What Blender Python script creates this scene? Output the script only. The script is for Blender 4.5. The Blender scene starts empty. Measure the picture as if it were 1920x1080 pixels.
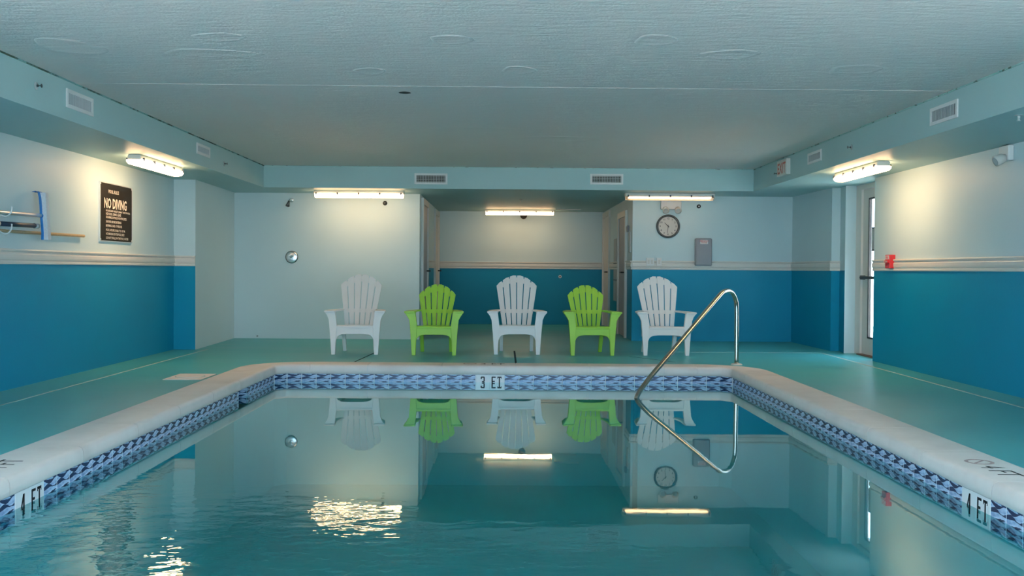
import bpy, bmesh, math, random
from mathutils import Vector, Matrix, geometry
random.seed(7)
PI = math.pi
SC = bpy.context.scene
COL = SC.collection

# ------------------------------------------------------------------ camera
cam_d = bpy.data.cameras.new('camera')
cam_d.sensor_width = 36.0
cam_d.lens = 35.0
cam_d.clip_start = 0.05
cam_o = bpy.data.objects.new('camera', cam_d)
COL.objects.link(cam_o)
cam_o.matrix_world = (Matrix.Translation((0, 0, 1.031)) @ Matrix.Rotation(-0.0089, 4, 'Z')
                      @ Matrix.Rotation(PI / 2 - 0.0185, 4, 'X') @ Matrix.Rotation(0.0074, 4, 'Z'))
SC.camera = cam_o

# ------------------------------------------------------------------ view + sky
SC.view_settings.view_transform = 'Standard'
SC.view_settings.look = 'None'
SC.view_settings.gamma = 1.0
SC.view_settings.use_curve_mapping = False
SC.view_settings.exposure = 0.65
SKY = 6.5
SUN = 84.0
LAMP = 17.5
LAMP_COL = (1.0, 0.61, 0.32)
wd = bpy.data.worlds.new('overcast_sky')
SC.world = wd
wd.use_nodes = True
wn = wd.node_tree.nodes
wn['Background'].inputs['Color'].default_value = (0.56, 0.77, 1.0, 1)
wn['Background'].inputs['Strength'].default_value = SKY

# the midday sun stands almost overhead: it reaches the invented terraces outside, whose glare lights the room
sl = bpy.data.lights.new('sun', 'SUN'); sl.energy = SUN; sl.angle = math.radians(1.0); sl.color = (1.0, 0.88, 0.76)
so = bpy.data.objects.new('sun', sl); COL.objects.link(so); so.rotation_euler = (math.radians(-3), math.radians(2), 0); so.location = (0, -8, 12)

# window-opening portal: tells the sampler where the sky light enters, gives no light of its own
pl = bpy.data.lights.new('window_portal', 'AREA')
pl.shape = 'RECTANGLE'; pl.size = 7.3; pl.size_y = 2.3
pl.cycles.is_portal = True
po = bpy.data.objects.new('window_portal', pl)
COL.objects.link(po)
po.location = (0.08, -2.55, 1.2)
po.rotation_euler = (PI / 2, 0, 0)      # area lights point along -Z -> here towards +Y
for sx_ in (-1, 1):
    pl2 = bpy.data.lights.new('window_portal', 'AREA'); pl2.shape = 'RECTANGLE'; pl2.size = 5.6; pl2.size_y = 1.85
    pl2.cycles.is_portal = True
    po2 = bpy.data.objects.new('window_portal', pl2); COL.objects.link(po2)
    po2.location = (sx_ * 4.62, 1.25, 1.15); po2.rotation_euler = (PI / 2, 0, -sx_ * PI / 2 + PI)
SC.cycles.max_bounces = 7; SC.cycles.diffuse_bounces = 4; SC.cycles.glossy_bounces = 4; SC.cycles.transparent_max_bounces = 10
SC.cycles.sample_clamp_indirect = 6.0; SC.cycles.use_light_tree = False; SC.cycles.use_adaptive_sampling = True; SC.cycles.adaptive_threshold = 0.02

# ------------------------------------------------------------------ node helpers
class NT:
    def __init__(s, name):
        s.m = bpy.data.materials.new(name); s.m.use_nodes = True
        s.t = s.m.node_tree; s.t.nodes.clear()
        s.out = s.n('ShaderNodeOutputMaterial')
    def n(s, typ, **kw):
        nd = s.t.nodes.new(typ)
        for k, v in kw.items(): setattr(nd, k, v)
        return nd
    def l(s, a, b): s.t.links.new(a, b)
    def put(s, sock, v):
        if isinstance(v, (int, float)): sock.default_value = v
        elif isinstance(v, tuple): sock.default_value = v if len(v) == len(sock.default_value) else (*v, 1.0)
        else: s.l(v, sock)
    def math(s, op, a, b=None, c=None, clamp=False):
        nd = s.n('ShaderNodeMath', operation=op); nd.use_clamp = clamp
        s.put(nd.inputs[0], a)
        if b is not None: s.put(nd.inputs[1], b)
        if c is not None: s.put(nd.inputs[2], c)
        return nd.outputs[0]
    def mix(s, f, a, b):
        nd = s.n('ShaderNodeMix', data_type='RGBA')
        s.put(nd.inputs[0], f); s.put(nd.inputs[6], a); s.put(nd.inputs[7], b)
        return nd.outputs[2]
    def step(s, v, e0, e1):
        nd = s.n('ShaderNodeMapRange'); nd.clamp = True; nd.interpolation_type = 'SMOOTHSTEP'
        s.put(nd.inputs['Value'], v); nd.inputs['From Min'].default_value = e0; nd.inputs['From Max'].default_value = e1
        return nd.outputs['Result']
    def noise(s, scale, vec=None, detail=3, rough=0.5):
        nd = s.n('ShaderNodeTexNoise'); nd.inputs['Scale'].default_value = scale
        nd.inputs['Detail'].default_value = detail; nd.inputs['Roughness'].default_value = rough
        if vec is not None: s.l(vec, nd.inputs['Vector'])
        return nd.outputs['Fac']
    def pos(s): return s.n('ShaderNodeNewGeometry').outputs['Position']
    def obj(s): return s.n('ShaderNodeTexCoord').outputs['Object']
    def scaled(s, v, sc):
        nd = s.n('ShaderNodeMapping'); nd.inputs['Scale'].default_value = sc; s.l(v, nd.inputs['Vector']); return nd.outputs[0]
    def sep(s, v):
        nd = s.n('ShaderNodeSeparateXYZ'); s.l(v, nd.inputs[0]); return nd.outputs
    def bump(s, h, strength, dist):
        nd = s.n('ShaderNodeBump'); nd.inputs['Strength'].default_value = strength; nd.inputs['Distance'].default_value = dist
        s.l(h, nd.inputs['Height']); return nd.outputs[0]
    def pbr(s, col, rough=0.5, spec=0.5, metal=0.0, normal=None, **kw):
        b = s.n('ShaderNodeBsdfPrincipled')
        s.put(b.inputs['Base Color'], col); s.put(b.inputs['Roughness'], rough)
        b.inputs['Specular IOR Level'].default_value = spec; b.inputs['Metallic'].default_value = metal
        if normal is not None: s.l(normal, b.inputs['Normal'])
        for k, v in kw.items(): s.put(b.inputs[k], v)
        s.l(b.outputs[0], s.out.inputs[0])
        return b

def simple(name, col, rough=0.5, spec=0.5, metal=0.0, var=0.06, nscale=6.0, bump=0.0, bscale=60.0):
    t = NT(name)
    o = t.obj()
    f = t.noise(nscale, o)
    c2 = tuple(max(0, x * (1 - 2 * var)) for x in col)
    c1 = tuple(min(1, x * (1 + var)) for x in col)
    c = t.mix(f, c2, c1)
    nm = t.bump(t.noise(bscale, o, 2), bump, 0.004) if bump else None
    t.pbr(c, rough, spec, metal, nm)
    return t.m

def paint(name, upper, lower=None, split=1.05, rough=0.45, bscale=70.0, bump=0.25, spec=0.22):
    t = NT(name)
    p = t.pos()
    f = t.noise(0.9, p, 4)
    col = t.mix(f, tuple(x * 0.94 for x in upper), tuple(min(1, x * 1.05) for x in upper))
    if lower:
        low = t.mix(f, tuple(x * 0.92 for x in lower), tuple(x * 1.07 for x in lower))
        z = t.sep(p)[2]
        col = t.mix(t.math('GREATER_THAN', z, split), low, col)
    nm = t.bump(t.noise(bscale, p, 3, 0.6), bump, 0.003)
    t.pbr(col, rough, spec, 0.0, nm)
    return t.m

UPPER = (0.57, 0.715, 0.745)
LOWER = (0.002, 0.265, 0.43)
M = {}
M['two_tone'] = paint('two_tone_wall_paint', UPPER, LOWER)
M['pale'] = paint('pale_wall_paint', UPPER)
M['beam'] = paint('aqua_beam_paint', (0.38, 0.56, 0.57))
M['rail'] = simple('cream_trim_paint', (0.72, 0.69, 0.64), 0.4, 0.4, var=0.04, bump=0.1)
M['white'] = simple('white_enamel', (0.74, 0.74, 0.73), 0.4, 0.4, var=0.03)
M['ivory'] = simple('ivory_paint', (0.66, 0.63, 0.58), 0.42, 0.4, var=0.04)
M['doorgrey'] = simple('mauve_grey_door_paint', (0.42, 0.38, 0.40), 0.45, 0.4, var=0.05)
M['black'] = simple('black_plastic', (0.012, 0.012, 0.013), 0.4, 0.4, var=0.1)
M['dark'] = simple('dark_grille_cavity', (0.05, 0.045, 0.04), 0.8, 0.2, var=0.2)
M['chrome'] = simple('chrome', (0.80, 0.81, 0.83), 0.28, 0.5, 1.0, var=0.02)
M['steel'] = simple('polished_steel_tube', (0.50, 0.46, 0.40), 0.18, 0.5, 1.0, var=0.05, nscale=14)
M['red'] = simple('red_plastic', (0.65, 0.02, 0.025), 0.35, 0.5, var=0.05)
M['redpaint'] = simple('faded_red_print', (0.62, 0.16, 0.12), 0.5, 0.4, var=0.15)
M['blue'] = simple('blue_plastic', (0.012, 0.16, 0.46), 0.3, 0.5, var=0.08)
M['bristle'] = simple('white_bristle', (0.72, 0.74, 0.78), 0.85, 0.2, var=0.1, nscale=90, bump=0.6, bscale=220)
M['wood'] = simple('bare_wood_pole', (0.52, 0.40, 0.24), 0.55, 0.3, var=0.15, nscale=20)
M['navy'] = simple('navy_rubber', (0.012, 0.03, 0.06), 0.4, 0.4, var=0.1)
M['wchair'] = simple('white_resin', (0.86, 0.82, 0.79), 0.4, 0.45, var=0.03)
M['gchair'] = simple('lime_green_resin', (0.37, 0.66, 0.07), 0.4, 0.45, var=0.04)
M['greybox'] = simple('grey_plastic', (0.30, 0.31, 0.34), 0.45, 0.4, var=0.05)
M['greytape'] = simple('pale_grey_label', (0.42, 0.46, 0.47), 0.5, 0.4, var=0.05)
M['print'] = simple('black_print', (0.015, 0.016, 0.02), 0.5, 0.3, var=0.15)
M['worn'] = simple('worn_black_print', (0.05, 0.045, 0.04), 0.6, 0.2, var=0.5, nscale=40)
M['wornred'] = simple('worn_pink_print', (0.55, 0.38, 0.35), 0.6, 0.2, var=0.3, nscale=40)
M['signblack'] = simple('black_sign_enamel', (0.014, 0.012, 0.008), 0.5, 0.15, var=0.1)
M['signwhite'] = simple('cream_sign_lettering', (0.75, 0.68, 0.58), 0.4, 0.4, var=0.05)
M['conc'] = simple('pale_concrete', (0.78, 0.74, 0.68), 0.8, 0.2, var=0.1, nscale=1.5)
M['dial'] = simple('clock_dial', (0.62, 0.60, 0.56), 0.5, 0.3, var=0.03)
M['rim'] = simple('dark_grey_clock_rim', (0.06, 0.07, 0.075), 0.35, 0.5, var=0.1)

def ceiling_mat():
    t = NT('skim_coat_ceiling'); p = t.pos()
    f = t.noise(0.7, p, 5)
    col = t.mix(f, (0.88, 0.72, 0.68), (0.95, 0.79, 0.745))
    a = t.noise(9, t.scaled(p, (0.6, 2.6, 1)), 5, 0.65)
    b = t.noise(60, p, 3)
    h = t.math('ADD', a, t.math('MULTIPLY', b, 0.25))
    t.pbr(col, 0.7, 0.25, 0, t.bump(h, 0.5, 0.02))
    return t.m
M['ceil'] = ceiling_mat()

def deck_mat():
    t = NT('teal_deck_paint'); p = t.pos()
    f = t.noise(0.8, t.scaled(p, (1, 2.5, 1)), 5, 0.6)
    col = t.mix(f, (0.038, 0.33, 0.365), (0.095, 0.48, 0.49))
    g = t.noise(25, p, 4)
    nm = t.bump(t.math('ADD', g, t.math('MULTIPLY', t.noise(3, p, 3), 1.5)), 0.10, 0.01)
    r = t.math('MULTIPLY_ADD', f, 0.25, 0.27)
    t.pbr(col, r, 0.5, 0, nm)
    return t.m
M['deck'] = deck_mat()

def coping_mat():
    t = NT('cream_coping_stone'); p = t.pos()
    f = t.noise(5, p, 5, 0.6)
    g = t.noise(1.3, p, 3)
    col = t.mix(f, (0.70, 0.62, 0.56), (0.86, 0.78, 0.73))
    col = t.mix(t.step(g, 0.55, 0.8), col, (0.60, 0.53, 0.48))
    t.pbr(col, 0.5, 0.4, 0, t.bump(t.noise(40, p, 4), 0.25, 0.004))
    return t.m
M['coping'] = coping_mat()
M['mortar'] = simple('white_mortar', (0.72, 0.71, 0.70), 0.8, 0.2, var=0.05)

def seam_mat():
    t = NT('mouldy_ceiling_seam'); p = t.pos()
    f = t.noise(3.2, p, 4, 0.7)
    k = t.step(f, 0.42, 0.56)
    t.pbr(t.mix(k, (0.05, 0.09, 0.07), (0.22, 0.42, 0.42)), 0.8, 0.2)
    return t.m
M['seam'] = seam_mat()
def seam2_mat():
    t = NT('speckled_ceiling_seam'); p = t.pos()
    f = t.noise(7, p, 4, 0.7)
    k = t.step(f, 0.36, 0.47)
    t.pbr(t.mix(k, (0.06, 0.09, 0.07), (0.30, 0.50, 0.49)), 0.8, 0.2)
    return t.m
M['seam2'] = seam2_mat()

TW = 0.1524
def tile_mat():
    """glazed waterline tile: navy brush waves on pale blue (printed pattern in the tile's own coordinates)"""
    t = NT('wave_print_glazed_tile')
    x, y, z = t.sep(t.obj())
    w = t.math('MULTIPLY', x, 2 * PI / TW)
    wob = t.math('MULTIPLY', t.math('SUBTRACT', t.noise(40, t.obj(), 2), 0.5), 0.010)
    zz = t.math('ADD', z, wob)
    def wave(z0, amp, ph, t0, ta, tph, harm=1.0):
        c = t.math('MULTIPLY_ADD', t.math('COSINE', t.math('ADD', t.math('MULTIPLY', w, harm), ph)), amp, z0)
        th = t.math('MULTIPLY_ADD', t.math('COSINE', t.math('ADD', w, tph)), ta, t0)
        d = t.math('SUBTRACT', t.math('ABSOLUTE', t.math('SUBTRACT', zz, c)), th)
        return t.math('SUBTRACT', 1.0, t.step(d, -0.0012, 0.0012))
    a = wave(0.063, -0.007, 0.35, 0.0085, 0.0050, 0.4)
    cup = wave(0.068, 0.003, 0.9, 0.0005, 0.0050, 0.2)           # pale brush stroke inside the dark crest
    a = t.math('MULTIPLY', a, t.math('SUBTRACT', 1.0, cup))
    a2 = wave(0.0735, 0.0, 0.0, -0.001, 0.0045, PI)
    b = wave(0.028, 0.0060, 1.2, 0.0070, 0.0052, 1.8)
    c = wave(-0.003, -0.004, 0.2, 0.0022, 0.0048, -0.9)
    d = wave(-0.036, 0.008, 1.5, 0.008, 0.005, 1.0)
    e = wave(-0.064, 0.006, -1.0, 0.008, 0.004, 2.0)
    m = a
    for k in (a2, b, c, d, e): m = t.math('MAXIMUM', m, k)
    soft = t.noise(26, t.scaled(t.obj(), (0.6, 1, 1.6)), 3)
    base = t.mix(t.step(soft, 0.3, 0.62), (0.15, 0.29, 0.52), (0.50, 0.63, 0.80))
    col = t.mix(m, base, (0.008, 0.028, 0.095))
    t.pbr(col, 0.28, 0.4)
    return t.m
M['tile'] = tile_mat()
M['markertile'] = simple('white_glazed_tile', (0.80, 0.79, 0.79), 0.28, 0.5, var=0.02)
M['grout'] = simple('pale_grout', (0.80, 0.82, 0.84), 0.8, 0.2, var=0.05)
M['basin'] = simple('pale_pool_plaster', (0.45, 0.84, 0.84), 0.6, 0.3, var=0.06, nscale=1.5)

def water_mat():
    t = NT('still_pool_water'); p = t.pos()
    s = t.sep(p)
    big = t.noise(0.55, p, 2)
    near = t.math('SUBTRACT', 1.0, t.step(t.math('MULTIPLY_ADD', t.math('MAXIMUM', s[0], -1.2), 0.75, s[1]), 3.7, 5.2))      # ripples spread from the near end
    patch = t.step(big, 0.30, 0.6)
    amp = t.math('MULTIPLY_ADD', t.math('MULTIPLY', near, patch), 0.7, 0.012)
    r1 = t.noise(5.5, t.scaled(p, (1.0, 1.5, 1)), 3, 0.5)
    r2 = t.noise(1.7, p, 2, 0.5)
    h = t.math('ADD', t.math('MULTIPLY', r1, amp), t.math('MULTIPLY', r2, 0.03))
    nm = t.bump(h, 1.0, 0.0075)
    geo = t.n('ShaderNodeNewGeometry')
    ior = t.math('MULTIPLY_ADD', geo.outputs['Backfacing'], 1 / 1.33 - 1.33, 1.33)
    fr = t.n('ShaderNodeFresnel'); t.l(ior, fr.inputs['IOR']); t.l(nm, fr.inputs['Normal'])
    fac = t.math('MULTIPLY_ADD', fr.outputs[0], 1.9, -0.13, clamp=True)
    tr = t.n('ShaderNodeBsdfTransparent'); tr.inputs[0].default_value = (0.08, 0.59, 0.64, 1)
    gl = t.n('ShaderNodeBsdfGlossy'); gl.inputs['Roughness'].default_value = 0.015; t.l(nm, gl.inputs['Normal'])
    gl.inputs['Color'].default_value = (0.86, 0.98, 0.98, 1)
    mx = t.n('ShaderNodeMixShader')
    t.l(fac, mx.inputs[0]); t.l(tr.outputs[0], mx.inputs[1]); t.l(gl.outputs[0], mx.inputs[2])
    t.l(mx.outputs[0], t.out.inputs[0])
    return t.m
M['water'] = water_mat()

def glass_mat():
    t = NT('window_glass')
    geo = t.n('ShaderNodeNewGeometry')
    fr = t.n('ShaderNodeFresnel'); t.l(t.math('MULTIPLY_ADD', geo.outputs['Backfacing'], 1 / 1.45 - 1.45, 1.45), fr.inputs['IOR'])
    tr = t.n('ShaderNodeBsdfTransparent'); tr.inputs[0].default_value = (0.95, 0.97, 0.97, 1)
    gl = t.n('ShaderNodeBsdfGlossy'); gl.inputs['Roughness'].default_value = 0.01
    mx = t.n('ShaderNodeMixShader')
    t.l(fr.outputs[0], mx.inputs[0]); t.l(tr.outputs[0], mx.inputs[1]); t.l(gl.outputs[0], mx.inputs[2])
    t.l(mx.outputs[0], t.out.inputs[0])
    return t.m
M['glass'] = glass_mat()

def lit(name, strength, col=LAMP_COL):
    t = NT(name)
    e = t.n('ShaderNodeEmission'); e.inputs[0].default_value = (*col, 1); e.inputs[1].default_value = strength
    t.l(e.outputs[0], t.out.inputs[0])
    return t.m
def lens_clear():
    t = NT('clear_ribbed_lamp_lens')
    tr = t.n('ShaderNodeBsdfTransparent'); tr.inputs[0].default_value = (0.97, 0.96, 0.93, 1)
    df = t.n('ShaderNodeBsdfTranslucent'); df.inputs[0].default_value = (0.9, 0.87, 0.8, 1)
    mx = t.n('ShaderNodeMixShader'); mx.inputs[0].default_value = 0.35
    t.l(tr.outputs[0], mx.inputs[1]); t.l(df.outputs[0], mx.inputs[2]); t.l(mx.outputs[0], t.out.inputs[0])
    return t.m
M['lens_clear'] = lens_clear()

# ------------------------------------------------------------------ mesh helpers
def link(o, parent=None):
    COL.objects.link(o)
    if parent is not None: o.parent = parent
    return o
def tag(o, label=None, cat=None, group=None, kind=None):
    if label: o['label'] = label
    if cat: o['category'] = cat
    if group: o['group'] = group
    if kind: o['kind'] = kind
    return o
def obj(name, me, mat=None, parent=None, loc=None, rz=None, bevel=0.0, smooth=False):
    if isinstance(me, bmesh.types.BMesh):
        b = me; me = bpy.data.meshes.new(name)
        bmesh.ops.recalc_face_normals(b, faces=b.faces[:])
        b.to_mesh(me); b.free()
    if mat is not None and not me.materials:
        for k in (mat if isinstance(mat, (list, tuple)) else [mat]):
            me.materials.append(M[k] if isinstance(k, str) else k)
    if smooth:
        for f in me.polygons: f.use_smooth = True
    o = bpy.data.objects.new(name, me)
    if loc is not None: o.location = loc
    if rz is not None: o.rotation_euler = (0, 0, rz)
    if bevel:
        md = o.modifiers.new('bevel', 'BEVEL'); md.width = bevel; md.segments = 2; md.limit_method = 'ANGLE'
    return link(o, parent)
def empty(name, loc=(0, 0, 0), rz=0.0):
    o = bpy.data.objects.new(name, None); o.location = loc; o.rotation_euler = (0, 0, rz); o.empty_display_size = 0.1
    return link(o)
def struct(name, me, mat, label=None, **kw):
    o = obj(name, me, mat, **kw); tag(o, label, kind='structure'); return o
def B(): return bmesh.new()
def box(b, x0, x1, y0, y1, z0, z1, mi=0):
    v = [b.verts.new((x, y, z)) for z in (z0, z1) for x, y in ((x0, y0), (x1, y0), (x1, y1), (x0, y1))]
    for q in ((3, 2, 1, 0), (4, 5, 6, 7), (0, 1, 5, 4), (1, 2, 6, 5), (2, 3, 7, 6), (3, 0, 4, 7)):
        f = b.faces.new([v[i] for i in q]); f.material_index = mi
    return b
def bx(*a): return box(B(), *a)
def prism(b, poly, axis, lo, hi):
    """poly: 2D points; axis 'x': (y,z) 'y': (x,z) 'z': (x,y); lo/hi may be callables of the 2D point"""
    def P(p, k):
        h = k(p) if callable(k) else k
        return {'x': (h, p[0], p[1]), 'y': (p[0], h, p[1]), 'z': (p[0], p[1], h)}[axis]
    A = [b.verts.new(P(p, lo)) for p in poly]; C = [b.verts.new(P(p, hi)) for p in poly]
    b.faces.new(A[::-1]); b.faces.new(C)
    n = len(poly)
    for i in range(n): b.faces.new((A[i], A[(i + 1) % n], C[(i + 1) % n], C[i]))
    return b
def pr(*a): return prism(B(), *a)
def tube(b, pts, r, seg=12, caps=True):
    pts = [Vector(p) for p in pts]; n = len(pts); rings = []
    rr = r if isinstance(r, (list, tuple)) else [r] * n
    t0 = (pts[1] - pts[0]).normalized()
    up = Vector((0, 0, 1)) if abs(t0.z) < 0.9 else Vector((1, 0, 0))
    u = t0.cross(up).normalized()
    for i, p in enumerate(pts):
        t = ((pts[min(i + 1, n - 1)] - pts[max(i - 1, 0)])).normalized()
        u = (u - t * u.dot(t)).normalized(); w = t.cross(u)
        rings.append([b.verts.new(p + (u * math.cos(a) + w * math.sin(a)) * rr[i]) for a in [2 * PI * k / seg for k in range(seg)]])
    for i in range(n - 1):
        for k in range(seg):
            b.faces.new((rings[i][k], rings[i][(k + 1) % seg], rings[i + 1][(k + 1) % seg], rings[i + 1][k]))
    if caps: b.faces.new(rings[0][::-1]); b.faces.new(rings[-1])
    return b
def lathe(b, prof, c=(0, 0, 0), axis='z', seg=24):
    """prof: (radius, height) pairs"""
    c = Vector(c)
    def P(r, h, a):
        x, y = r * math.cos(a), r * math.sin(a)
        return c + {'z': Vector((x, y, h)), 'y': Vector((x, h, y)), 'x': Vector((h, x, y))}[axis]
    rings = [[b.verts.new(P(max(r, 1e-4), h, 2 * PI * k / seg)) for k in range(seg)] for r, h in prof]
    for i in range(len(rings) - 1):
        for k in range(seg): b.faces.new((rings[i][k], rings[i][(k + 1) % seg], rings[i + 1][(k + 1) % seg], rings[i + 1][k]))
    b.faces.new(rings[0][::-1]); b.faces.new(rings[-1])
    return b
def smooth_path(pts, n=6):
    """Catmull-Rom through the points"""
    P = [Vector(p) for p in pts]; out = []
    for i in range(len(P) - 1):
        p0, p1, p2, p3 = P[max(i - 1, 0)], P[i], P[i + 1], P[min(i + 2, len(P) - 1)]
        for k in range(n):
            t = k / n
            out.append(0.5 * ((2 * p1) + (p2 - p0) * t + (2 * p0 - 5 * p1 + 4 * p2 - p3) * t * t + (3 * p1 - p0 - 3 * p2 + p3) * t ** 3))
    out.append(P[-1]); return out
_txt = {}
def text_mesh(s, h, bold=0.0, sx=1.0, align='LEFT', depth=0.0):
    key = (s, h, bold, sx, align, depth)
    if key in _txt: return _txt[key]
    c = bpy.data.curves.new('lettering', 'FONT'); c.body = s; c.size = h / 0.729; c.align_x = align
    c.offset = bold; c.resolution_u = 2; c.extrude = depth
    o = bpy.data.objects.new('lettering', c); COL.objects.link(o)
    dg = bpy.context.evaluated_depsgraph_get()
    me = bpy.data.meshes.new_from_object(o.evaluated_get(dg))
    COL.objects.unlink(o); bpy.data.objects.remove(o)
    me.transform(Matrix.Diagonal((sx, 1, 1, 1)))
    me.materials.clear()
    _txt[key] = me
    return me
# plane frames: text lies in local XY; these turn it onto a wall
R_BACK = Matrix.Rotation(PI / 2, 4, 'X')                                        # faces -Y, reads +X
R_LEFT = Matrix.Rotation(PI / 2, 4, 'Z') @ Matrix.Rotation(PI / 2, 4, 'X')      # on a left wall: faces +X, reads +Y
R_RIGHT = Matrix.Rotation(-PI / 2, 4, 'Z') @ Matrix.Rotation(PI / 2, 4, 'X')    # on a right wall: faces -X, reads -Y
def place_text(me, mat, loc, R, parent, name='lettering'):
    me = me.copy(); me.materials.append(M[mat])
    o = bpy.data.objects.new(name, me); COL.objects.link(o)
    o.parent = parent
    base = Vector(parent.location) if parent else Vector()
    inv = Matrix.Rotation(-parent.rotation_euler.z, 4, 'Z') if parent else Matrix()
    o.matrix_local = inv @ Matrix.Translation(Vector(loc) - base) @ R
    return o

# ================================================================== THE SETTING
XL, XR = -4.115, 4.30
YN, YB, YA = -2.4, 14.55, 18.75          # near wall, back wall, alcove back wall
ZB, ZC = 2.123, 2.42                      # underside of beams, ceiling
PXL, PXR, PY0, PY1 = -2.375, 2.402, 1.2, 10.474
WZ = -0.160

# --- pool outline paths (inner edge and outer coping edge share their parameter)
def corner(cx, cy, r, a0, a1, n=7):
    return [(cx + r * math.cos(a0 + (a1 - a0) * i / (n - 1)), cy + r * math.sin(a0 + (a1 - a0) * i / (n - 1))) for i in range(n)]
CW = 0.33
RI, RO = 0.19, 0.68
def resample(pts, n):
    d = [0]
    for a, b_ in zip(pts, pts[1:]): d.append(d[-1] + math.dist(a, b_))
    out = []
    for k in range(n):
        s = d[-1] * k / (n - 1); i = 0
        while i < len(d) - 2 and d[i + 1] < s: i += 1
        f = (s - d[i]) / max(1e-9, d[i + 1] - d[i])
        out.append((pts[i][0] + (pts[i + 1][0] - pts[i][0]) * f, pts[i][1] + (pts[i + 1][1] - pts[i][1]) * f))
    return out
def corner_pair(sx, sy, n=15):
    """corner of the pool at sign (sx, sy): returns matching inner and outer polylines, from the X-running side to the Y-running side"""
    ix, iy = (PXR if sx > 0 else PXL), (PY1 if sy > 0 else PY0)
    ox, oy = ix + sx * CW, iy + sy * CW
    e = RO - CW
    ch_ = 0.108
    A_, B_, C_, D_ = (ix - sx * e, iy), (ix - sx * ch_, iy), (ix, iy - sy * ch_), (ix, iy - sy * e)
    lerp = lambda p, q, t: (p[0] + (q[0] - p[0]) * t, p[1] + (q[1] - p[1]) * t)
    inn = [lerp(A_, B_, k / 5) for k in range(6)] + [lerp(B_, C_, k / 4) for k in (1, 2, 3)] + [lerp(C_, D_, k / 5) for k in range(6)]
    outr = [(ox - sx * RO + sx * RO * math.sin(k * PI / 28), oy - sy * RO + sy * RO * math.cos(k * PI / 28)) for k in range(15)]
    return inn, resample(outr, n)
cFL, cFR, cNL, cNR = corner_pair(-1, 1), corner_pair(1, 1), corner_pair(-1, -1), corner_pair(1, -1)
# closed loops, counter-clockwise: near-left -> near-right -> far-right -> far-left
INNER = cNL[0][::-1] + cNR[0] + cFR[0][::-1] + cFL[0]
OUTER = cNL[1][::-1] + cNR[1] + cFR[1][::-1] + cFL[1]

# --- floor: deck with the pool cut out
rect = [(-4.6, YN - 0.2), (4.9, YN - 0.2), (4.9, YA + 0.3), (-4.6, YA + 0.3)]
hole = [((i[0] * 0.12 + o[0] * 0.88), (i[1] * 0.12 + o[1] * 0.88)) for i, o in zip(INNER, OUTER)]
allp = rect + hole
tris = geometry.tessellate_polygon([[Vector((x, y, 0)) for x, y in rect], [Vector((x, y, 0)) for x, y in hole]])
b = B()
vt = [b.verts.new((x, y, 0)) for x, y in allp]; vb = [b.verts.new((x, y, -0.25)) for x, y in allp]
for t3 in tris:
    try:
        b.faces.new([vt[i] for i in t3])
    except ValueError: pass
for off, n in ((0, 4), (4, len(hole))):
    for i in range(n):
        j = (i + 1) % n
        b.faces.new((vt[off + i], vt[off + j], vb[off + j], vb[off + i]))
bmesh.ops.recalc_face_normals(b, faces=b.faces[:])
floor = struct('floor', b, 'deck', 'teal painted concrete pool deck')
for f in floor.data.polygons:
    pass
# joints and cracks in the deck: thin strips
M['joint'] = simple('pale_joint_filler', (0.50, 0.60, 0.56), 0.7, 0.2, var=0.15)
M['crack'] = simple('dark_crack', (0.004, 0.05, 0.07), 0.8, 0.1, var=0.2)
def strip(name, p, q, w, mat, z=0.0015):
    p, q = Vector((*p, 0)), Vector((*q, 0)); n = (q - p).normalized().cross(Vector((0, 0, 1))) * w / 2
    bb = B(); lo = [bb.verts.new((v.x, v.y, 0.0)) for v in (p + n, q + n, q - n, p - n)]; hi = [bb.verts.new((v.x, v.y, z)) for v in (p + n, q + n, q - n, p - n)]
    bb.faces.new(hi)
    for i in range(4): bb.faces.new((lo[i], lo[(i + 1) % 4], hi[(i + 1) % 4], hi[i]))
    return obj(name, bb, mat, floor)
strip('deck_joint', (-3.705, -2), (-3.71, 12.55), 0.022, 'joint')
strip('deck_joint', (3.90, -2), (4.05, 12.59), 0.026, 'joint')
strip('deck_joint', (1.93, 12.60), (4.05, 12.59), 0.022, 'joint')
strip('deck_crack', (0.146, 10.83), (0.148, 12.6), 0.022, 'crack')
strip('deck_crack', (-1.64, 10.83), (-1.555, 12.4), 0.016, 'crack')
strip('deck_crack', (1.52, 11.9), (1.95, 11.2), 0.010, 'crack')

# --- ceiling
ceil = struct('ceiling', bx(-3.6, 3.8, YN - 0.2, YB, ZC, ZC + 0.2), 'ceil', 'white skim-coated ceiling over the pool')
def patch(cx, cy, rx, ry, h=0.0045):
    bb = B(); n = 28; ph = random.random() * 6
    def ring(s, z): return [bb.verts.new((cx + rx * s * math.cos(a) * (1 + .10 * math.sin(3 * a + ph)), cy + ry * s * math.sin(a) * (1 + .12 * math.sin(2 * a + ph)), z)) for a in [2 * PI * k / n for k in range(n)]]
    r0, r1, r2 = ring(1, ZC), ring(0.93, ZC - h), ring(0.80, ZC - h * 0.4)
    for a_, b_ in ((r0, r1), (r1, r2)):
        for k in range(n): bb.faces.new((a_[k], a_[(k + 1) % n], b_[(k + 1) % n], b_[k]))
    bb.faces.new(r2)
    obj('ceiling_patch', bb, 'ceil', ceil, smooth=True)
for a_ in ((-0.33, 6.06, .13, .14), (0.91, 6.02, .13, .16), (1.45, 6.4, .19, .14), (0.10, 6.95, .12, .14), (-0.95, 7.05, .11, .13), (2.40, 6.85, .17, .2), (-1.9, 6.5, .32, .13), (-1.72, 6.05, .16, .12), (-0.25, 10.0, .6, .28), (0.5, 10.6, .5, .25), (-2.75, 6.35, .2, .25)):
    patch(*a_)
obj('ceiling_seam', bx(-3.26, 3.405, 7.60, 7.66, ZC - 0.0015, ZC), 'ceil', ceil)
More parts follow.
